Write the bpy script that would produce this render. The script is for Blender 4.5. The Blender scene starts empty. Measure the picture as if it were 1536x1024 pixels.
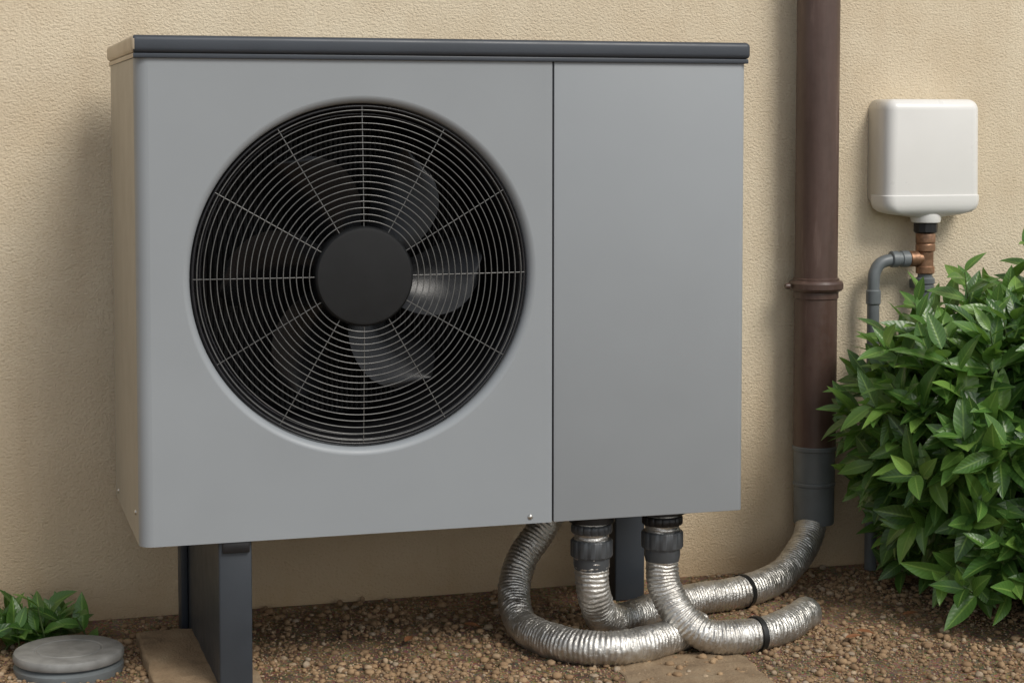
import bpy, bmesh, math, random
import numpy as np
from mathutils import Vector, Euler, Matrix, noise
random.seed(7); rng=np.random.default_rng(7)
sc=bpy.context.scene
sc.view_settings.view_transform='Standard'
sc.view_settings.look='None'; sc.view_settings.exposure=0
COL=sc.collection
# ---------------------------------------------------------------- materials
def M(name):
    m=bpy.data.materials.new(name); m.use_nodes=True
    nt=m.node_tree; b=nt.nodes['Principled BSDF']
    return m,nt,b
def N(nt,t,**kw):
    n=nt.nodes.new(t)
    for k,v in kw.items():
        if k in n.inputs: n.inputs[k].default_value=v
        else: setattr(n,k,v)
    return n
def L(nt,a,b): nt.links.new(a,b)
def coords(nt,scale=None):
    tc=N(nt,'ShaderNodeTexCoord'); 
    if scale is None: return tc.outputs['Object']
    mp=N(nt,'ShaderNodeMapping'); mp.inputs['Scale'].default_value=scale
    L(nt,tc.outputs['Object'],mp.inputs['Vector']); return mp.outputs['Vector']
def noise_n(nt,vec,scale,detail=4,rough=.55,dist=0):
    n=N(nt,'ShaderNodeTexNoise'); n.inputs['Scale'].default_value=scale; n.inputs['Detail'].default_value=detail
    n.inputs['Roughness'].default_value=rough; n.inputs['Distortion'].default_value=dist
    L(nt,vec,n.inputs['Vector']); return n.outputs['Fac']
def ramp(nt,fac,stops):
    r=N(nt,'ShaderNodeValToRGB'); e=r.color_ramp.elements
    while len(e)<len(stops): e.new(.5)
    for el,(p,c) in zip(e,stops):
        el.position=p; el.color=(c if len(c)==4 else (*c,1))
    L(nt,fac,r.inputs['Fac']); return r.outputs['Color']
def mix(nt,fac,a,b,mode='MIX'):
    m=N(nt,'ShaderNodeMix'); m.data_type='RGBA'; m.blend_type=mode
    if hasattr(fac,'is_output'): L(nt,fac,m.inputs[0])
    else: m.inputs[0].default_value=fac
    for s,i in ((a,6),(b,7)):
        if hasattr(s,'is_output'): L(nt,s,m.inputs[i])
        else: m.inputs[i].default_value=(*s,1)
    return m.outputs[2]
def math_n(nt,op,a,b=None,clamp=False):
    m=N(nt,'ShaderNodeMath'); m.operation=op; m.use_clamp=clamp
    for s,i in ((a,0),(b,1)):
        if s is None: continue
        if hasattr(s,'is_output'): L(nt,s,m.inputs[i])
        else: m.inputs[i].default_value=s
    return m.outputs[0]
def bump(nt,b,h,strength,dist,prev=None):
    n=N(nt,'ShaderNodeBump'); n.inputs['Strength'].default_value=strength; n.inputs['Distance'].default_value=dist
    L(nt,h,n.inputs['Height'])
    if prev is not None: L(nt,prev,n.inputs['Normal'])
    if b is not None: L(nt,n.outputs['Normal'],b.inputs['Normal'])
    return n.outputs['Normal']
def simple(name,col,rough=.5,metal=0,var=.12,vscale=12,bs=0,bscale=300,spec=.5):
    m,nt,b=M(name); v=coords(nt)
    f=noise_n(nt,v,vscale,5)
    c=ramp(nt,f,[(.3,tuple(x*(1-var) for x in col)),(.7,tuple(min(1,x*(1+var)) for x in col))])
    L(nt,c,b.inputs['Base Color']); b.inputs['Metallic'].default_value=metal
    r=ramp(nt,noise_n(nt,v,vscale*3,4),[(.3,(max(0,rough-.06),)*3),(.7,(rough+.06,)*3)])
    L(nt,r,b.inputs['Roughness']); b.inputs['Specular IOR Level'].default_value=spec
    if bs: bump(nt,b,noise_n(nt,v,bscale,3),bs,.001)
    return m
paint=simple('painted_steel_grey',(.268,.288,.303),.46,0,.035,3,.06,900)
side_reflect=simple('steel_side_wall_reflection_tint',(.35,.32,.26),.45,0,.05,4,.05,900)  # beige puts the wall's reflection on the casing side into the base colour
lidm=simple('lid_slate_plastic',(.040,.048,.060),.40,0,.1,6,.15,700)
lidend_reflect=simple('lid_end_reflection_tint',(.46,.38,.27),.45,0,.05,6,.1,700)  # tan grazing reflection painted as colour on the slate lid's left end
black=simple('black_plastic',(.006,.006,.007),.45,0,.2,20,.1,600)
hubm=simple('hub_textured_plastic',(.009,.0095,.010),.5,0,.15,20,.35,1500,.3)
dark=simple('dark_interior',(.005,.005,.006),.7)
wire=simple('grille_wire',(.14,.14,.135),.33,.45,.2,30)
wireb=simple('grille_ring_black',(.012,.012,.014),.3,0,.2,30)
bladem=simple('fan_blade_plastic',(.008,.0085,.0095),.26,0,.15,15,.1,400,.32)
legm=simple('leg_anthracite_steel',(.028,.034,.042),.45,0,.12,8,.1,800)
screwm=simple('screw_zinc',(.5,.49,.46),.3,.9)
greyp=simple('grey_pvc',(.14,.155,.16),.42,0,.16,14,.1,500)
fitm=simple('fitting_grey_plastic',(.055,.060,.065),.4,0,.12,30,.1,500)
whitep=simple('white_plastic',(.74,.73,.70),.32,0,.03,5,.05,500)
copper=simple('copper_aged',(.28,.155,.09),.42,.6,.5,45,.3,300)
tie=simple('cable_tie_black',(.01,.01,.01),.4)
# brown downpipe with weathering
brown,nt,b=M('downpipe_brown_paint'); v=coords(nt); v2=coords(nt,(6,6,.7))
f=noise_n(nt,v2,5,6,.65); f2=noise_n(nt,v,70,4)
c=ramp(nt,f,[(.3,(.050,.027,.020)),(.6,(.082,.046,.036)),(.78,(.17,.115,.095))])
L(nt,mix(nt,math_n(nt,'MULTIPLY',f2,.25),c,(.14,.10,.08)),b.inputs['Base Color'])
L(nt,ramp(nt,f2,[(.3,(.30,)*3),(.7,(.48,)*3)]),b.inputs['Roughness']); bump(nt,b,f2,.15,.002)
# foil
foil,nt,b=M('aluminium_foil'); v=coords(nt)
f=noise_n(nt,v,190,5,.62,.8); f2=noise_n(nt,v,25,4)
L(nt,ramp(nt,f2,[(.3,(.44,.42,.385)),(.7,(.68,.665,.625))]),b.inputs['Base Color'])
b.inputs['Metallic'].default_value=.88
L(nt,ramp(nt,f,[(.3,(.24,)*3),(.75,(.46,)*3)]),b.inputs['Roughness'])
bump(nt,b,f,.6,.003)
# stucco
stucco,nt,b=M('stucco_render'); v=coords(nt)
tc=N(nt,'ShaderNodeSeparateXYZ'); L(nt,v,tc.inputs[0])
big=noise_n(nt,v,1.3,6,.6); mid=noise_n(nt,v,7,7,.62); fine=noise_n(nt,v,300,3,.6); fine2=noise_n(nt,coords(nt,(1,1,1.3)),155,4,.58,.3)
streak=noise_n(nt,coords(nt,(5,5,.6)),3,5,.6)
c=ramp(nt,big,[(.3,(.67,.565,.41)),(.55,(.74,.64,.475)),(.75,(.78,.69,.53))])
c=mix(nt,ramp(nt,mid,[(.42,(0,0,0)),(.68,(.35,)*3)]),c,(.60,.475,.315))
c=mix(nt,ramp(nt,streak,[(.5,(0,0,0)),(.75,(.4,)*3)]),c,(.60,.485,.34))
c=mix(nt,ramp(nt,fine2,[(.30,(.42,)*3),(.45,(0,)*3)]),c,(.48,.37,.24))
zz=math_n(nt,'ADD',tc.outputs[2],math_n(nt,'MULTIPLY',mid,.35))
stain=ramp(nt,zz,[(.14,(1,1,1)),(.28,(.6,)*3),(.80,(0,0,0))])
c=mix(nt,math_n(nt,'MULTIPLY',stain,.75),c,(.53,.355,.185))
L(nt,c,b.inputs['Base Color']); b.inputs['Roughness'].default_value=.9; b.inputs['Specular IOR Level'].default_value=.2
n1=bump(nt,None,fine2,.75,.006); bump(nt,b,fine,.5,.0025,n1)
# soil
soil,nt,b=M('soil_gravel'); v=coords(nt)
f=noise_n(nt,v,9,8,.7); vo=N(nt,'ShaderNodeTexVoronoi'); vo.inputs['Scale'].default_value=210; L(nt,v,vo.inputs['Vector'])
c=ramp(nt,f,[(.32,(.075,.046,.025)),(.5,(.20,.13,.07)),(.68,(.34,.235,.135))])
c2=mix(nt,.5,c,vo.outputs['Color'],'SOFT_LIGHT')
L(nt,c2,b.inputs['Base Color']); b.inputs['Roughness'].default_value=.95
n1=bump(nt,None,math_n(nt,'SUBTRACT',1.0,vo.outputs['Distance']),.6,.004); bump(nt,b,noise_n(nt,v,60,8,.7),.8,.01,n1)
# pebbles
peb,nt,b=M('pebbles'); v=coords(nt); g=N(nt,'ShaderNodeNewGeometry')
c=ramp(nt,g.outputs['Random Per Island'],[(0,(.19,.115,.06)),(.25,(.40,.255,.135)),(.5,(.52,.36,.205)),(.72,(.31,.18,.09)),(.9,(.64,.51,.35)),(1,(.45,.40,.32))])
patch=ramp(nt,noise_n(nt,v,5,5,.6),[(.35,(.55,)*3),(.65,(1,)*3)])
c=mix(nt,1.0,c,patch,'MULTIPLY')
L(nt,mix(nt,noise_n(nt,v,150,4),c,(.25,.16,.085)),b.inputs['Base Color']); b.inputs['Roughness'].default_value=.85
bump(nt,b,noise_n(nt,v,500,3),.4,.002)
# paving
pave,nt,b=M('sandstone_paving'); v=coords(nt); f=noise_n(nt,v,14,8,.7); f2=noise_n(nt,v,200,4)
c=ramp(nt,f,[(.3,(.17,.115,.063)),(.5,(.31,.22,.13)),(.7,(.39,.295,.185))])
L(nt,mix(nt,math_n(nt,'MULTIPLY',f2,.5),c,(.15,.10,.06)),b.inputs['Base Color']); b.inputs['Roughness'].default_value=.9; bump(nt,b,f2,.6,.005)
def leafmat(name,lo,mi,hi):
    m,nt,b=M(name); g=N(nt,'ShaderNodeNewGeometry'); uv=N(nt,'ShaderNodeUVMap'); sp=N(nt,'ShaderNodeSeparateXYZ'); L(nt,uv.outputs[0],sp.inputs[0])
    c=ramp(nt,g.outputs['Random Per Island'],[(0,lo),(.45,mi),(.75,mi),(1,hi)])
    across=math_n(nt,'ABSOLUTE',math_n(nt,'SUBTRACT',sp.outputs[0],.5))
    rib=ramp(nt,across,[(0,(1,1,1)),(.035,(.5,)*3),(.07,(0,0,0))])
    vv=math_n(nt,'SINE',math_n(nt,'MULTIPLY',math_n(nt,'SUBTRACT',sp.outputs[1],math_n(nt,'MULTIPLY',across,.35)),62))
    c=mix(nt,math_n(nt,'MULTIPLY',math_n(nt,'ADD',vv,1),.07),c,tuple(x*2.2 for x in mi))
    c=mix(nt,math_n(nt,'MULTIPLY',rib,.55),c,(hi[0]*1.7,hi[1]*1.5,hi[2]*1.8))
    bf=mix(nt,g.outputs['Backfacing'],c,tuple(x*1.35 for x in mi)); 
    L(nt,bf,b.inputs['Base Color']); b.inputs['Roughness'].default_value=.30; b.inputs['Specular IOR Level'].default_value=.55
    bump(nt,b,vv,.15,.001)
    tr=N(nt,'ShaderNodeBsdfTranslucent'); L(nt,mix(nt,.5,c,(hi[0]*1.5,hi[1]*1.6,hi[2])),tr.inputs['Color'])
    ms=N(nt,'ShaderNodeMixShader'); ms.inputs[0].default_value=.22
    L(nt,b.outputs[0],ms.inputs[1]); L(nt,tr.outputs[0],ms.inputs[2]); L(nt,ms.outputs[0],nt.nodes['Material Output'].inputs[0])
    return m
leafm=leafmat('laurel_leaf',(.022,.062,.015),(.080,.175,.035),(.21,.36,.07))
stemm=simple('green_stem',(.08,.12,.035),.6)
# ---------------------------------------------------------------- mesh helpers
def empty(name):
    e=bpy.data.objects.new(name,None); COL.objects.link(e); return e
def obj(name,verts,faces,mat,parent=None,smooth=True,sharp=None):
    me=bpy.data.meshes.new(name); me.from_pydata([tuple(v) for v in verts],[],faces); me.validate(); me.update()
    o=bpy.data.objects.new(name,me); COL.objects.link(o)
    for m in (mat if isinstance(mat,list) else [mat]): me.materials.append(m)
    if smooth:
        me.polygons.foreach_set('use_smooth',[True]*len(me.polygons))
        if sharp is not None: me.set_sharp_from_angle(angle=math.radians(sharp))
    if parent: o.parent=parent
    return o
def box(name,x0,x1,y0,y1,z0,z1,mat,parent=None,bev=.003,seg=3):
    bm=bmesh.new(); bmesh.ops.create_cube(bm,size=1)
    for v in bm.verts: v.co=Vector(((x0+x1)/2+v.co.x*(x1-x0),(y0+y1)/2+v.co.y*(y1-y0),(z0+z1)/2+v.co.z*(z1-z0)))
    if bev: bmesh.ops.bevel(bm,geom=bm.edges[:],offset=bev,segments=seg,profile=.5,affect='EDGES')
    me=bpy.data.meshes.new(name); bm.to_mesh(me); bm.free()
    o=bpy.data.objects.new(name,me); COL.objects.link(o)
    for m in (mat if isinstance(mat,list) else [mat]): me.materials.append(m)
    me.polygons.foreach_set('use_smooth',[True]*len(me.polygons)); me.set_sharp_from_angle(angle=math.radians(35))
    if parent: o.parent=parent
    return o
def lathe(name,prof,mat,org,axis='Z',seg=64,parent=None,sharp=35,caps=True):
    vs=[];fs=[]
    for r,h in prof:
        for i in range(seg):
            a=2*math.pi*i/seg; c,s=r*math.cos(a),r*math.sin(a)
            p=(c,s,h) if axis=='Z' else ((c,h,s) if axis=='Y' else (h,c,s))
            vs.append(Vector(org)+Vector(p))
    for j in range(len(prof)-1):
        for i in range(seg):
            k=(i+1)%seg; fs.append((j*seg+i,j*seg+k,(j+1)*seg+k,(j+1)*seg+i))
    if caps:
        if prof[0][0]>1e-6: fs.append(tuple(range(seg-1,-1,-1)))
        if prof[-1][0]>1e-6: fs.append(tuple((len(prof)-1)*seg+i for i in range(seg)))
    o=obj(name,vs,fs,mat,parent,True,sharp)
    bm=bmesh.new(); bm.from_mesh(o.data); bmesh.ops.recalc_face_normals(bm,faces=bm.faces); bm.to_mesh(o.data); bm.free()
    return o
def catmull(P,n):
    P=[Vector(p) for p in P]; P=[P[0]*2-P[1]]+P+[P[-1]*2-P[-2]]; out=[]
    for i in range(1,len(P)-2):
        for k in range(n):
            t=k/n; a,b_,c,d=P[i-1],P[i],P[i+1],P[i+2]
            out.append(.5*((2*b_)+(c-a)*t+(2*a-5*b_+4*c-d)*t*t+(3*b_-a-3*c+d)*t**3))
    out.append(P[-2]); return out
def resample(pts,step):
    d=[0]
    for a,b_ in zip(pts,pts[1:]): d.append(d[-1]+(b_-a).length)
    n=max(2,int(d[-1]/step)); s=np.linspace(0,d[-1],n); A=np.array([tuple(p) for p in pts])
    return [Vector((np.interp(x,d,A[:,0]),np.interp(x,d,A[:,1]),np.interp(x,d,A[:,2]))) for x in s], s
def tube(name,P,rfun,mat,parent=None,step=.0012,seg=36,caps=True,n=40,rng_s=None):
    pts,s=resample(catmull(P,n),step)
    if rng_s: idx=[i for i in range(len(s)) if rng_s[0]<=s[i]<=rng_s[1]]
    else: idx=range(len(s))
    T=[(pts[min(i+1,len(pts)-1)]-pts[max(i-1,0)]).normalized() for i in range(len(pts))]
    up=Vector((0,1,0)) if abs(T[0].y)<.8 else Vector((1,0,0))
    U=[]; u=(up-T[0]*up.dot(T[0])).normalized()
    for t in T:
        u=(u-t*u.dot(t)).normalized(); U.append(u)
    vs=[];fs=[]; cnt=0
    for i in idx:
        w=T[i].cross(U[i])
        for k in range(seg):
            a=2*math.pi*k/seg; r=rfun(s[i],a,pts[i])
            vs.append(pts[i]+(U[i]*math.cos(a)+w*math.sin(a))*r)
        cnt+=1
    for j in range(cnt-1):
        for k in range(seg):
            q=(k+1)%seg; fs.append((j*seg+k,j*seg+q,(j+1)*seg+q,(j+1)*seg+k))
    if caps: fs.append(tuple(range(seg-1,-1,-1))); fs.append(tuple((cnt-1)*seg+k for k in range(seg)))
    return obj(name,vs,fs,mat,parent,True,60)
# ---------------------------------------------------------------- camera
cam=bpy.data.cameras.new('camera'); co=bpy.data.objects.new('camera',cam); COL.objects.link(co); sc.camera=co
co.location=(-.319,-4.07,1.062); co.rotation_euler=(math.radians(86.5),0,math.radians(-16.62))
cam.lens=2822/1536*36; cam.sensor_width=36; cam.shift_y=-.0996; cam.clip_end=500
# ---------------------------------------------------------------- wall + ground
box('house_wall',-6,9,0,.3,-.3,3.2,stucco,bev=0)
G=150
obj('ground',[(-G,-G,0),(G,-G,0),(G,G,0),(-G,G,0)],[(0,1,2,3)],soil,smooth=False)
# ---------------------------------------------------------------- heat pump
hp=empty('heat_pump'); F=-.639; ZB,ZT=.2935,1.181; B=-.12
CX,CZ,R0=.4175,.779,.320
x0,x1=.024,.7855
angs=sorted(set([2*math.pi*i/160 for i in range(160)]+[math.atan2(z-CZ,x-CX)%(2*math.pi) for x in (x0,x1) for z in (ZB,ZT)]))
def rectpt(a):
    c,s=math.cos(a),math.sin(a); t=1e9
    if c>1e-9: t=min(t,(x1-CX)/c)
    if c<-1e-9: t=min(t,(x0-CX)/c)
    if s>1e-9: t=min(t,(ZT-CZ)/s)
    if s<-1e-9: t=min(t,(ZB-CZ)/s)
    return CX+c*t,CZ+s*t
prof=[(R0+.0165,0),(R0+.0155,0),(R0+.012,.0009),(R0+.008,.0032),(R0+.005,.0065),(R0+.003,.0105),(R0+.002,.016),(R0+.002,.05)]
vs=[];fs=[];n=len(angs)
for a in angs: x,z=rectpt(a); vs.append((x,F,z))
for r,d in prof:
    for a in angs: vs.append((CX+r*math.cos(a),F+d,CZ+r*math.sin(a)))
for j in range(len(prof)):
    for i in range(n):
        k=(i+1)%n; fs.append((j*n+i,j*n+k,(j+1)*n+k,(j+1)*n+i))
obj('front_panel',vs,fs,paint,hp,True,60)
rc=.024
pl=[(x0,F)]+[(rc-rc*math.sin(t),F+rc-rc*math.cos(t)) for t in [math.pi/2*i/8 for i in range(1,9)]]
def strip(name,pl,z0,z1,mat,sharp=40):
    vs=[(x,y,z) for z in (z0,z1) for x,y in pl]; m=len(pl)
    return obj(name,vs,[(i,i+1,m+i+1,m+i) for i in range(m-1)],mat,hp,True,sharp)
strip('corner_wrap',pl,ZB,ZT,paint)
strip('side_panel',[(0,F+rc),(0,F+rc+.0008),(.0015,F+rc+.0012),(.0015,F+rc+.003),(0,F+rc+.0034),(0,B)],ZB,ZT,side_reflect,30)
strip('back_panel',[(0,B),(.7855,B)],ZB,ZT,paint)
strip('panel_return',[(.7855,F),(.7855,F+.03)],ZB,ZT,dark)
obj('bottom_plate',[(x,y,ZB+.001) for x,y in [(rc,F+.001),(.002,F+rc),(.002,B),(.7855,B),(.7855,F+.001)]],[(0,1,2,3,4)],paint,hp,False)
bm=bmesh.new(); bmesh.ops.create_cube(bm,size=1); X0,X1=.7893,1.186
for v in bm.verts: v.co=Vector(((X0+X1)/2+v.co.x*(X1-X0),(F+B)/2+v.co.y*(B-F),(ZB+ZT)/2+v.co.z*(ZT-ZB)))
ed=[e for e in bm.edges if all(v.co.x>1.1 for v in e.verts) and abs(e.verts[0].co.z-e.verts[1].co.z)>.5]
bmesh.ops.bevel(bm,geom=ed,offset=.012,segments=6,profile=.5,affect='EDGES')
bmesh.ops.bevel(bm,geom=[e for e in bm.edges if e.calc_face_angle(0)>1.2],offset=.0015,segments=2,profile=.5,affect='EDGES')
me=bpy.data.meshes.new('service_panel'); bm.to_mesh(me); bm.free(); o=bpy.data.objects.new('service_panel',me); COL.objects.link(o); o.parent=hp
me.materials.append(paint); me.polygons.foreach_set('use_smooth',[True]*len(me.polygons)); me.set_sharp_from_angle(angle=math.radians(35))
lid=box('lid',-.007,1.193,F-.010,B+.01,1.189,1.2215,[lidm,lidend_reflect],hp,.0095,5)
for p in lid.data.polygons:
    if p.normal.x<-.45 : p.material_index=1  # left-facing faces take the painted reflection colour
skirt=box('lid_skirt',-.003,1.189,F-.006,B+.006,1.1805,1.1892,[lidm,lidend_reflect],hp,.0015,2)
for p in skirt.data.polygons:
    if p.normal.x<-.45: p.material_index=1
lathe('fan_shroud',[(R0+.0025,.045),(R0-.004,.05),(R0-.012,.07),(R0-.016,.12),(R0-.016,.34),(0.001,.34)],black,(CX,F,CZ),'Y',96,hp,50,False)
vs=[];fs=[]
for i in range(60):
    x=CX-.30+i*.0102; h=math.sqrt(max(0,.30**2-(x-CX)**2))
    if h<.02: continue
    b0=len(vs); vs+=[(x,F+.31,CZ-h),(x,F+.335,CZ-h),(x,F+.335,CZ+h),(x,F+.31,CZ+h)]; fs.append((b0,b0+1,b0+2,b0+3))
obj('coil_fins',vs,fs,wireb,hp,False)
def torus_into(vs,fs,r,cy,wr,seg=144,ms=8):
    b0=len(vs)
    for i in range(seg):
        a=2*math.pi*i/seg
        for k in range(ms):
            q=2*math.pi*k/ms; rr=r+wr*math.cos(q)
            vs.append((CX+rr*math.cos(a),cy+wr*math.sin(q),CZ+rr*math.sin(a)))
    for i in range(seg):
        for k in range(ms):
            i2=(i+1)%seg;k2=(k+1)%ms; fs.append((b0+i*ms+k,b0+i*ms+k2,b0+i2*ms+k2,b0+i2*ms+k))
def gy(r): return F+.012-.014*(1-(r/.32)**2)
vs=[];fs=[]; r=.1035
while r<.314:
    torus_into(vs,fs,r,gy(r),.00105); r+=.0121
obj('grille_rings',vs,fs,wire,hp)
vs=[];fs=[]
for r,wr in ((.3165,.0028),(.3085,.0022)): torus_into(vs,fs,r,F+.016,wr)
torus_into(vs,fs,.302,F+.03,.002)
obj('grille_frame_rings',vs,fs,wireb,hp)
vs=[];fs=[]
for i in range(12):
    a=math.radians(i*30); 
    prev=None
    for j in range(9):
        r=.088+(.316-.088)*j/8; y=gy(r)+.0020
        c=Vector((CX+r*math.cos(a),y,CZ+r*math.sin(a))); t=Vector((-math.sin(a),0,math.cos(a))); wv=.00105
        b0=len(vs)
        for k in range(6):
            q=math.pi*2*k/6; vs.append(c+t*wv*math.cos(q)+Vector((0,1,0))*wv*math.sin(q))
        if prev is not None:
            for k in range(6): fs.append((prev+k,prev+(k+1)%6,b0+(k+1)%6,b0+k))
        prev=b0
obj('grille_spokes',vs,fs,wire,hp)
lathe('fan_hub',[(.001,-.0075),(.084,-.0075),(.089,-.0068),(.092,-.004),(.0935,0),(.0935,.02),(.08,.03),(.001,.03)],hubm,(CX,F,CZ),'Y',96,hp,35,False)
lathe('fan_motor',[(.001,.07),(.07,.07),(.075,.08),(.075,.25),(.001,.25)],black,(CX,F,CZ),'Y',48,hp,35,False)
vs=[];fs=[]
for bidx in range(6):
    a0=math.radians(-4+bidx*360/6); nr,nc=16,14; b0=len(vs)
    for i in range(nr):
        u=i/(nr-1); r=.068+(.256-.068)*u
        chord=(.055+.085*math.sin(u*math.pi*.62))*math.sqrt(max(0,1-max(0,(u-.68)/.325)**2.2))
        sweep=.08*u+.30*u*u
        for j in range(nc):
            v=j/(nc-1)-.5; arc=v*chord; a=a0+sweep-.20+arc/r
            y=F+.110+arc*.55-.014*math.cos(v*math.pi)
            vs.append((CX+r*math.cos(a),y,CZ+r*math.sin(a)))
    for i in range(nr-1):
        for j in range(nc-1): fs.append((b0+i*nc+j,b0+(i+1)*nc+j,b0+(i+1)*nc+j+1,b0+i*nc+j+1))
obj('fan_blades',vs,fs,bladem,hp)
def screw(x,y,z,ax):
    p=[(.0001,-.0035),(.003,-.0032),(.005,-.0018),(.0056,0)]
    lathe('screw',p,screwm,(x,y,z),ax,20,hp,40,False)
screw(.742,F,.3065,'Y')
screw(0,-.565,.345,'X'); screw(0,-.19,.315,'X')
def leg(x0,x1,y0,y1,nm):
    box(nm,x0,x1,y0,y1,0,ZB,legm,hp,.004,3)
leg(.143,.205,-.628,-.135,'leg_left'); box('leg_left_rear_post',.128,.142,-.16,-.10,0,ZB,legm,hp,.002,2)
box('leg_bracket',.15,.20,-.636,-.6285,.272,ZB,black,hp,.002,2)
box('leg_right',1.085,1.155,-.17,-.10,0,ZB,legm,hp,.004,3)
# ---------------------------------------------------------------- downpipe
dp=empty('downpipe'); PX,PY=1.617,-.07
lathe('pipe_body',[(.050,.30),(.050,2.6)],brown,(PX,PY,0),'Z',64,dp)
lathe('pipe_socket_collar',[(.0502,.655),(.0525,.657),(.0525,.672),(.060,.675),(.0635,.680),(.0635,.692),(.060,.697),(.054,.699),(.054,.703),(.0502,.705)],brown,(PX,PY,0),'Z',64,dp,30,False)
lathe('collar_bolt',[(.0001,-.010),(.006,-.010),(.007,-.006),(.007,.0)],brown,(PX-.068,PY,.686),'X',16,dp)
box('bracket_arm',PX-.008,PX+.008,-.03,.0,.678,.694,brown,dp,.002)
lathe('pvc_connector',[(.046,.125),(.0475,.128),(.0475,.212),(.0475,.214),(.050,.217),(.050,.222),(.0475,.225),(.0485,.226),(.0485,.298),(.0515,.3),(.0515,.308),(.0503,.310)],greyp,(PX,PY,0),'Z',64,dp,30,False)
# ---------------------------------------------------------------- hoses
def foil_r(seed,base=.031):
    def f(s,a,p):
        ph=(s/.0084+a/(2*math.pi)+.5*noise.noise(Vector((s*30,math.cos(a)*1.5+seed,math.sin(a)*1.5))))%1
        amp=.85+.4*noise.noise(Vector((s*55,math.cos(a)*2-seed,math.sin(a)*2)))
        ridge=(1-abs(2*ph-1))**.7*amp
        q2=noise.noise(Vector((p.x*14+seed,p.y*14,p.z*14)))
        x=Vector((math.cos(a)*base,math.sin(a)*base,s))*130; q3=noise.noise(x)
        return base+.0026*ridge+.0019*q3+.0024*q2
    return f
pin=empty('insulated_pipes')
pA=[(.95,-.27,.33),(.915,-.28,.27),(.875,-.295,.205),(.825,-.31,.145),(.797,-.345,.085),(.790,-.415,.040),(.800,-.50,.034),(.838,-.585,.033),(.895,-.625,.033),(.960,-.628,.033),(1.03,-.598,.033),(1.09,-.56,.033),(1.14,-.53,.033)]
pB=[(.898,-.55,.29),(.898,-.55,.18),(.905,-.545,.12),(.935,-.51,.066),(.98,-.47,.042),(1.033,-.43,.036),(1.12,-.37,.035),(1.225,-.325,.035),(1.338,-.297,.036),(1.463,-.215,.042),(1.56,-.13,.080),(1.605,-.082,.125),(1.617,-.07,.20)]
pC=[(1.049,-.55,.29),(1.049,-.55,.17),(1.056,-.562,.115),(1.082,-.592,.066),(1.13,-.618,.036),(1.228,-.618,.033),(1.31,-.575,.033),(1.375,-.515,.033),(1.410,-.465,.024),(1.428,-.42,-.015),(1.435,-.40,-.07)]
tube('hose_return',pA,foil_r(1.3,.032),foil,pin)
tube('hose_supply',pB,foil_r(5.1,.033),foil,pin)
tube('hose_drain',pC,foil_r(9.7,.032),foil,pin)
def plain(r): return lambda s,a,p:r
def tie_at(P,target,nm,w=.011,r=.0368):
    pts,s=resample(catmull(P,40),.0012); i=min(range(len(pts)),key=lambda k:(pts[k]-Vector(target)).length)
    tube(nm,P,plain(r),tie,pin,.0012,36,True,40,(s[i]-w/2,s[i]+w/2))
tie_at(pB,(1.338,-.297,.036),'tie_1',r=.0382); tie_at(pC,(1.228,-.618,.033),'tie_2',r=.0372)
def ribbed(name,x,y,z0,z1,r,mat,ribs=10):
    vs=[];fs=[];seg=ribs*8; hs=[(z0,.94),(z0+.003,1),(z1-.003,1),(z1,.94)]
    for h,k in hs:
        for i in range(seg):
            a=2*math.pi*i/seg; rr=r*k*(1-.045*(.5+.5*math.cos(a*ribs))**6); vs.append((x+rr*math.cos(a),y+rr*math.sin(a),h))
    for j in range(3):
        for i in range(seg): q=(i+1)%seg; fs.append((j*seg+i,j*seg+q,(j+1)*seg+q,(j+1)*seg+i))
    fs.append(tuple(range(seg-1,-1,-1))); fs.append(tuple(3*seg+i for i in range(seg)))
    obj(name,vs,fs,mat,pin,True,40)
for x,z,t in ((.898,.012,'a'),(1.049,.020,'b')):
    lathe('fitting_neck_'+t,[(.034,.162+z),(.0365,.172+z),(.0365,.19+z),(.033,.192+z),(.033,.255+z),(.033,.29)],fitm,(x,-.55,0),'Z',48,pin)
    ribbed('fitting_nut_'+t,x,-.55,.188+z,.223+z,.0425,fitm,12)
    ribbed('fitting_lock_ring_'+t,x,-.55,.236+z,.254+z,.0415,fitm if t=='a' else black,16)
    lathe('fitting_flange_'+t,[(.036,.257+z),(.046,.259+z),(.046,.292)],black,(x,-.55,0),'Z',48,pin)
# ---------------------------------------------------------------- white wall box + pipes
wb=empty('water_meter_box')
bm=bmesh.new(); bmesh.ops.create_cube(bm,size=1); bx0,bx1,by0,by1,bz0,bz1=1.783,2.035,-.098,0.001,.868,1.121
for v in bm.verts:
    k=.97 if v.co.y<0 and v.co.z>0 else 1
    v.co=Vector(((bx0+bx1)/2+v.co.x*(bx1-bx0)*k,(by0+by1)/2+v.co.y*(by1-by0),(bz0+bz1)/2+v.co.z*(bz1-bz0)))
bmesh.ops.bevel(bm,geom=[e for e in bm.edges if not all(v.co.y>-.01 for v in e.verts)],offset=.026,segments=7,profile=.5,affect='EDGES')
me=bpy.data.meshes.new('cover'); bm.to_mesh(me); bm.free(); o=bpy.data.objects.new('cover',me); COL.objects.link(o); o.parent=wb
me.materials.append(whitep); me.polygons.foreach_set('use_smooth',[True]*len(me.polygons))
def rrect(w,d,cx,cy,z,r=.024,m=6):
    out=[]
    for (sx,sy,st) in ((1,1,0),(-1,1,90),(-1,-1,180),(1,-1,270)):
        for i in range(m+1):
            a=math.radians(st+90*i/m); out.append((cx+sx*(w/2-r)+r*math.cos(a),cy+sy*(d/2-r)+r*math.sin(a),z))
    return out
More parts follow.
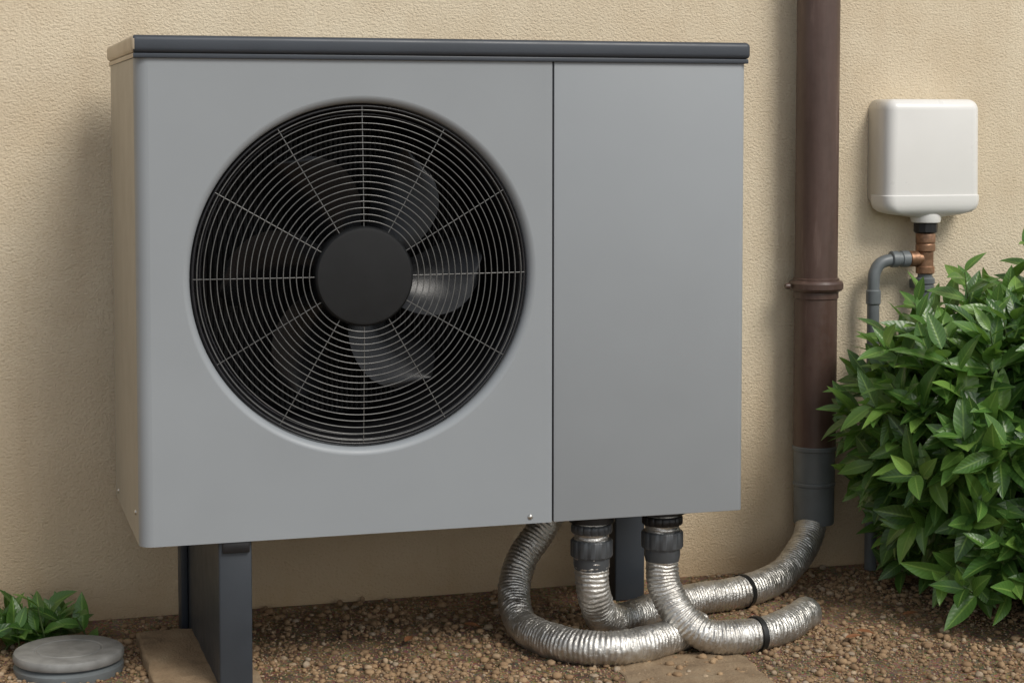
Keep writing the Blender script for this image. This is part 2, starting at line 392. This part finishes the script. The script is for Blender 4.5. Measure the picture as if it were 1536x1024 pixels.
vs=[];secs=[(.2515,.098,.8945),(.2545,.101,.893),(.2545,.101,.884),(.252,.100,.872),(.244,.096,.862),(.225,.088,.854),(.18,.075,.848),(.10,.06,.843),(.05,.05,.838)]
for w,d,z in secs: vs+=rrect(w,d,(bx0+bx1)/2,-.0505,z,min(.026,w/2.1,d/2.1))
m=len(vs)//len(secs); fs=[]
for j in range(len(secs)-1):
    for i in range(m): q=(i+1)%m; fs.append((j*m+i,j*m+q,(j+1)*m+q,(j+1)*m+i))
fs.append(tuple(range(m))); fs.append(tuple((len(secs)-1)*m+i for i in range(m)))
obj('base_cap',vs,fs,whitep,wb,True,40)
VX,VY=1.910,-.055
lathe('outlet_spigot',[(.022,.826),(.034,.829),(.036,.836),(.036,.850)],whitep,(VX,VY,0),'Z',40,wb)
lathe('black_nut',[(.024,.803),(.028,.806),(.028,.826),(.025,.828)],black,(VX,VY,0),'Z',12,wb,25)
lathe('copper_tee',[(.0205,.706),(.0225,.708),(.0225,.722),(.0195,.725),(.0195,.758),(.0235,.761),(.0235,.775),(.0215,.778),(.0235,.781),(.0235,.798),(.021,.803)],copper,(VX,VY,0),'Z',40,wb,30)
lathe('copper_branch',[(.0165,-.045),(.019,-.043),(.019,-.022),(.0165,-.02),(.0165,0)],copper,(VX,VY,.742),'X',32,wb,30)
tube('grey_branch_pipe',[(1.872,VY,.742),(1.85,VY,.742),(1.815,VY,.740),(1.792,VY,.733),(1.779,VY,.716),(1.774,VY,.69),(1.774,VY,.60),(1.774,VY,.40),(1.774,VY,.0)],plain(.0145),greyp,wb,.004,24,True,12)
lathe('branch_union',[(.0165,-.092),(.0195,-.09),(.0195,-.075),(.017,-.073),(.017,-.066),(.0195,-.064),(.0195,-.046)],greyp,(VX,VY,.742),'X',32,wb,30)
lathe('grey_pipe',[(.0175,.0),(.0175,.708)],greyp,(VX,VY,0),'Z',32,wb)
lathe('pipe_collar',[(.0176,.664),(.022,.667),(.022,.678),(.020,.680),(.0235,.683),(.0235,.694),(.019,.698)],greyp,(VX,VY,0),'Z',32,wb,30,False)
lathe('branch_socket',[(.0147,.635),(.0175,.638),(.0175,.668),(.0147,.671)],greyp,(1.774,VY,0),'Z',32,wb,30,False)
box('pipe_clip',VX-.012,VX+.012,-.04,0,.668,.69,greyp,wb,.002)
# ---------------------------------------------------------------- drain cap
dc=empty('drain_cover'); dcm=simple('drain_cover_grey',(.22,.22,.21),.6,0,.25,25,.3,200)
lathe('lid_disc',[(.092,.024),(.104,.025),(.106,.028),(.106,.037),(.104,.041),(.100,.043),(.066,.043),(.064,.0415),(.062,.0415),(.060,.043),(.001,.044)],dcm,(-.114,-.362,0),'Z',80,dc,35,False)
lathe('riser_ring',[(.100,-.01),(.105,.000),(.105,.014),(.100,.018),(.090,.024)],greyp,(-.114,-.362,0),'Z',80,dc,35,False)
# ---------------------------------------------------------------- paving
def slab(x0,x1,y0,y1,rot,h=.022):
    bm=bmesh.new(); bmesh.ops.create_cube(bm,size=1)
    for v in bm.verts: v.co=Vector((v.co.x*(x1-x0),v.co.y*(y1-y0),v.co.z*.05))
    bmesh.ops.bevel(bm,geom=bm.edges[:],offset=.005,segments=2,profile=.5,affect='EDGES')
    bmesh.ops.subdivide_edges(bm,edges=[e for e in bm.edges if e.calc_length()>.05],cuts=24,use_grid_fill=True)
    for v in bm.verts: 
        q=noise.noise(v.co*25)*.010; v.co+=Vector((q,q*.7,q*.4))
    me=bpy.data.meshes.new('paving_slab'); bm.to_mesh(me); bm.free(); o=bpy.data.objects.new('paving_slab',me); COL.objects.link(o)
    me.materials.append(pave); o.location=((x0+x1)/2,(y0+y1)/2,h-.025); o.rotation_euler=(0,0,math.radians(rot))
slab(.03,.225,-1.0,-.20,0); slab(.895,1.17,-1.05,-.60,-5,.003)
# ---------------------------------------------------------------- pebbles
bm=bmesh.new(); bmesh.ops.create_icosphere(bm,subdivisions=2,radius=1)
bv=np.array([v.co[:] for v in bm.verts]); bf=np.array([[v.index for v in f.verts] for f in bm.faces]); bm.free()
bm=bmesh.new(); bmesh.ops.create_icosphere(bm,subdivisions=1,radius=1)
sv=np.array([v.co[:] for v in bm.verts]); sf=np.array([[v.index for v in f.verts] for f in bm.faces]); bm.free()
def peb_part(cnt,xr,yr,rmin,rmax,pw,bv,bf,dmin):
    P=np.stack([rng.uniform(*xr,cnt*2),rng.uniform(*yr,cnt*2)],1)
    dens=np.array([noise.noise(Vector((x*4,y*4,3)))+.55*noise.noise(Vector((x*13,y*13,1))) for x,y in P])
    near=np.clip((-P[:,1])/.2,0,1)
    keep=(rng.random(len(P))<np.clip(.55+dens*.9,dmin,1)*(.4+.6*near))
    ins=((P[:,0]>.03)&(P[:,0]<.225)&(P[:,1]<-.2)&(rng.random(len(P))<.9))|((P[:,0]>.9)&(P[:,0]<1.165)&(P[:,1]<-.61)&(rng.random(len(P))<.5))
    P=P[keep&~ins][:cnt]; n=len(P)
    r=rmin+(rmax-rmin)*rng.random(n)**pw
    S=r[:,None]*rng.uniform(.65,1.25,(n,3)); S[:,2]*=.7
    A=rng.uniform(0,2*np.pi,n); ca,sa=np.cos(A),np.sin(A)
    jit=1+rng.uniform(-.15,.15,(n,len(bv),1))
    V=bv[None]*jit*S[:,None,:]
    X=V[...,0]*ca[:,None]-V[...,1]*sa[:,None]; Y=V[...,0]*sa[:,None]+V[...,1]*ca[:,None]; Z=V[...,2]+ (S[:,2]*rng.uniform(.1,.9,n))[:,None]
    V=np.stack([X+P[:,0,None],Y+P[:,1,None],Z],-1).reshape(-1,3)
    Fc=(bf[None]+(np.arange(n)*len(bv))[:,None,None]).reshape(-1,3)
    return V,Fc
V1,F1=peb_part(9500,(-.75,2.4),(-1.05,-.01),.0026,.0092,2.3,bv,bf,.08)
V2,F2=peb_part(30000,(-.75,2.4),(-1.05,-.01),.0012,.0032,1.2,sv,sf,.4)
V=np.concatenate([V1,V2]); Fc=np.concatenate([F1,F2+len(V1)])
me=bpy.data.meshes.new('gravel'); me.vertices.add(len(V)); me.vertices.foreach_set('co',V.ravel())
me.loops.add(Fc.size); me.loops.foreach_set('vertex_index',Fc.ravel().astype(np.int32))
me.polygons.add(len(Fc)); me.polygons.foreach_set('loop_start',np.arange(0,Fc.size,3,dtype=np.int32))
me.update(); me.validate(); me.polygons.foreach_set('use_smooth',np.ones(len(Fc),bool))
me.materials.append(peb); o=bpy.data.objects.new('gravel',me); COL.objects.link(o)
# ---------------------------------------------------------------- foliage
NS,NA=9,5
def leaf_template():
    V=[];UV=[]
    for i in range(NS):
        u=i/(NS-1); w=max(.015,(math.sin(math.pi*u**.85))**.85*(1-.25*u))*.5
        for j in range(NA):
            k=(j/(NA-1)-.5)*2; V.append((k*w,u,abs(k)*w)); UV.append((.5+k*.5,u))
    Fq=[(i*NA+j,i*NA+j+1,(i+1)*NA+j+1,(i+1)*NA+j) for i in range(NS-1) for j in range(NA-1)]
    return np.array(V),np.array(UV),np.array(Fq)
LV,LU,LF=leaf_template()
class Leaves:
    def __init__(s): s.V=[]; s.n=0
    def add(s,p,d,up,length,width,droop,fold,twist):
        d=d.normalized(); side=d.cross(up)
        if side.length<1e-3: side=d.cross(Vector((1,0,0)))
        side.normalize(); nn=side.cross(d).normalized()
        rot=Matrix.Rotation(twist,3,d); side=rot@side; nn=rot@nn
        u=LV[:,1]; x=LV[:,0]*width; z=LV[:,2]*width*fold - droop*length*u*u + .012*length*np.sin(u*9+twist*9)*np.abs(LV[:,0])*2
        y=u*length*(1-.15*abs(droop)*u)
        P=np.outer(x,side)+np.outer(y,d)+np.outer(z,nn)+np.array(p)
        if P[:,1].max()>-.004 or P[:,2].min()<.002: return
        s.V.append(P); s.n+=1
    def build(s,name,mat,parent):
        n=s.n; V=np.concatenate(s.V); Fc=(LF[None]+(np.arange(n)*len(LV))[:,None,None]).reshape(-1,4)
        me=bpy.data.meshes.new(name); me.vertices.add(len(V)); me.vertices.foreach_set('co',V.ravel())
        me.loops.add(Fc.size); me.loops.foreach_set('vertex_index',Fc.ravel().astype(np.int32))
        me.polygons.add(len(Fc)); me.polygons.foreach_set('loop_start',np.arange(0,Fc.size,4,dtype=np.int32))
        me.update(); uvl=me.uv_layers.new(name='UVMap'); uvl.data.foreach_set('uv',np.tile(LU,(n,1))[Fc.ravel()].ravel())
        me.polygons.foreach_set('use_smooth',np.ones(len(Fc),bool)); me.materials.append(mat)
        o=bpy.data.objects.new(name,me); COL.objects.link(o); o.parent=parent
def shoot(LS,SV,SF,base,axis,length,nl,lmin,lmax,wd=(.38,.50)):
    axis=axis.normalized(); a=random.uniform(0,6.28)
    ref=axis.cross(Vector((.3,.2,1))).normalized(); ref2=axis.cross(ref)
    b0=len(SV)
    bend=Vector((0,0,.12*length))
    pts=[base+axis*length*t+bend*(t*t) for t in (0,.33,.66,1)]
    for i,p in enumerate(pts):
        r=.0026*(1-.55*i/3)
        for k in range(5):
            q=2*math.pi*k/5; SV.append(p+ref*r*math.cos(q)+ref2*r*math.sin(q))
    for i in range(3):
        for k in range(5): SF.append((b0+i*5+k,b0+i*5+(k+1)%5,b0+(i+1)*5+(k+1)%5,b0+(i+1)*5+k))
    for i in range(nl):
        t=.15+.85*i/(nl-1); p=base+axis*length*t+bend*t*t
        a+=2.4+random.uniform(-.3,.3)
        open_=math.radians(74-38*t+random.uniform(-14,14))
        rad=ref*math.cos(a)+ref2*math.sin(a)
        d=axis*math.cos(open_)+rad*math.sin(open_)
        up=(axis*.9+Vector((0,-.45,.5)))
        Ln=random.uniform(lmin,lmax)*(1-.25*max(0,t-.75)/.25)
        LS.add(p,d,up,Ln,Ln*random.uniform(*wd),random.uniform(.02,.32),random.uniform(.12,.5),random.uniform(-.45,.45))
sh=empty('laurel_shrub'); LS=Leaves(); SV=[];SF=[]
C0=Vector((2.17,-.42,.365)); RX,RY,RZ=.585,.375,.35
cnt=0
while cnt<740:
    th=random.uniform(0,2*math.pi); ph=math.acos(random.uniform(-.97,1))
    d=Vector((math.sin(ph)*math.cos(th),math.sin(ph)*math.sin(th),math.cos(ph)))
    if d.y>.6: continue
    k=random.choice([random.uniform(.84,1.0)]*3+[random.uniform(.5,.8)]*2)*(1+.16*noise.noise(d*2.6+Vector((1,5,2))))
    p=C0+Vector((d.x*RX*k,d.y*RY*k,d.z*RZ*k))
    if p.z<.03 or p.x>2.75 or p.y>-.03: continue
    nrm=Vector((d.x/RX,d.y/RY,d.z/RZ)).normalized()
    ax=nrm*1.0+Vector((0,0,.45))+Vector((random.uniform(-.4,.4),random.uniform(-.4,.4),random.uniform(-.35,.35)))
    ln=random.uniform(.07,.15)
    shoot(LS,SV,SF,p-ax.normalized()*ln*.7,ax,ln,random.randint(6,9),.080,.128); cnt+=1
# growth against the wall behind the main body, in front of the supply pipes
for i in range(110):
    p=Vector((random.uniform(1.74,2.05),random.uniform(-.32,-.12),random.uniform(.03,.50)))
    shoot(LS,SV,SF,p,Vector((random.uniform(-.9,.1),random.uniform(-.6,.1),random.uniform(.0,.8))),random.uniform(.07,.12),random.randint(6,8),.070,.105)
# low front skirt
for i in range(45):
    x=random.uniform(1.72,2.15); p=Vector((x,-.62-.35*(x-1.72)+random.uniform(-.05,.12),random.uniform(.05,.22)))
    shoot(LS,SV,SF,p,Vector((random.uniform(-.7,.4),random.uniform(-.9,-.2),random.uniform(-.2,.6))),random.uniform(.06,.11),random.randint(6,8),.070,.11)
for (x,y,z,ax,ay,az) in ((1.72,-.40,.52,-.8,-.25,.35),(1.68,-.42,.42,-.9,-.2,.2),(1.85,-.38,.60,-.3,-.2,1),(1.78,-.35,.55,-.5,-.2,.8),(2.02,-.35,.66,-.15,-.2,1),(1.72,-.5,.30,-.8,-.4,.1)):
    shoot(LS,SV,SF,Vector((x,y,z)),Vector((ax,ay,az)),.13,9,.075,.11)
LS.build('leaves',leafm,sh)
for i in range(26):
    th=random.uniform(0,6.28); e=C0+Vector((math.cos(th)*RX*random.uniform(.2,.8),math.sin(th)*RY*random.uniform(.1,.8),random.uniform(-.1,.25)))
    s0=Vector((2.16+random.uniform(-.12,.12),-.35+random.uniform(-.06,.06),0)); m_=(s0+e)/2+Vector((0,0,.06))
    pts=[s0,m_,e]; b0=len(SV)
    for j,p in enumerate(pts):
        r=.009-.003*j
        for k in range(6): q=2*math.pi*k/6; SV.append(p+Vector((r*math.cos(q),r*math.sin(q),0)))
    for j in range(2):
        for k in range(6): SF.append((b0+j*6+k,b0+j*6+(k+1)%6,b0+(j+1)*6+(k+1)%6,b0+(j+1)*6+k))
obj('stems',SV,SF,stemm,sh)
sp=empty('low_leafy_plant'); LS=Leaves(); SV=[];SF=[]
for i in range(30):
    p=Vector((random.uniform(-.42,-.04),random.uniform(-.22,-.09),.0)); ax=Vector((random.uniform(-.6,.6),random.uniform(-.7,.1),.8))
    shoot(LS,SV,SF,p,ax,random.uniform(.03,.085),random.randint(4,6),.06,.10,(.42,.55))
LS.build('leaves',leafm,sp); obj('stems',SV,SF,stemm,sp)
fl=Leaves()
for x,y in ((1.42,-.63),(1.47,-.58),(1.62,-.5),(.55,-.4),(1.35,-.75),(.7,-.3),(-.3,-.5)):
    an=random.uniform(0,6.28); fl.add(Vector((x,y,.014)),Vector((math.cos(an),math.sin(an),.05)),Vector((0,0,1)),.045,.016,.05,.3,.2)
fl.build('fallen_leaves',simple('dry_leaf',(.22,.09,.035),.7,0,.3,20),None)
# ---------------------------------------------------------------- light
S=Vector((.40,-.80,.90)).normalized()
sun=bpy.data.lights.new('sun','SUN'); so=bpy.data.objects.new('sun',sun); COL.objects.link(so)
so.rotation_euler=S.to_track_quat('Z','Y').to_euler(); so.location=(3,-6,6)
sun.energy=2.25; sun.angle=math.radians(24); sun.color=(1,.955,.88)
w=bpy.data.worlds.new('World'); sc.world=w; w.use_nodes=True; nt=w.node_tree
sky=nt.nodes.new('ShaderNodeTexSky'); sky.sky_type='NISHITA'; sky.sun_disc=False
sky.sun_elevation=math.asin(S.z); sky.sun_rotation=math.atan2(S.x,S.y)
hs=nt.nodes.new('ShaderNodeHueSaturation'); hs.inputs['Saturation'].default_value=.3
bg=nt.nodes['Background']; bg.inputs['Strength'].default_value=.14
nt.links.new(sky.outputs[0],hs.inputs['Color']); nt.links.new(hs.outputs[0],bg.inputs['Color'])
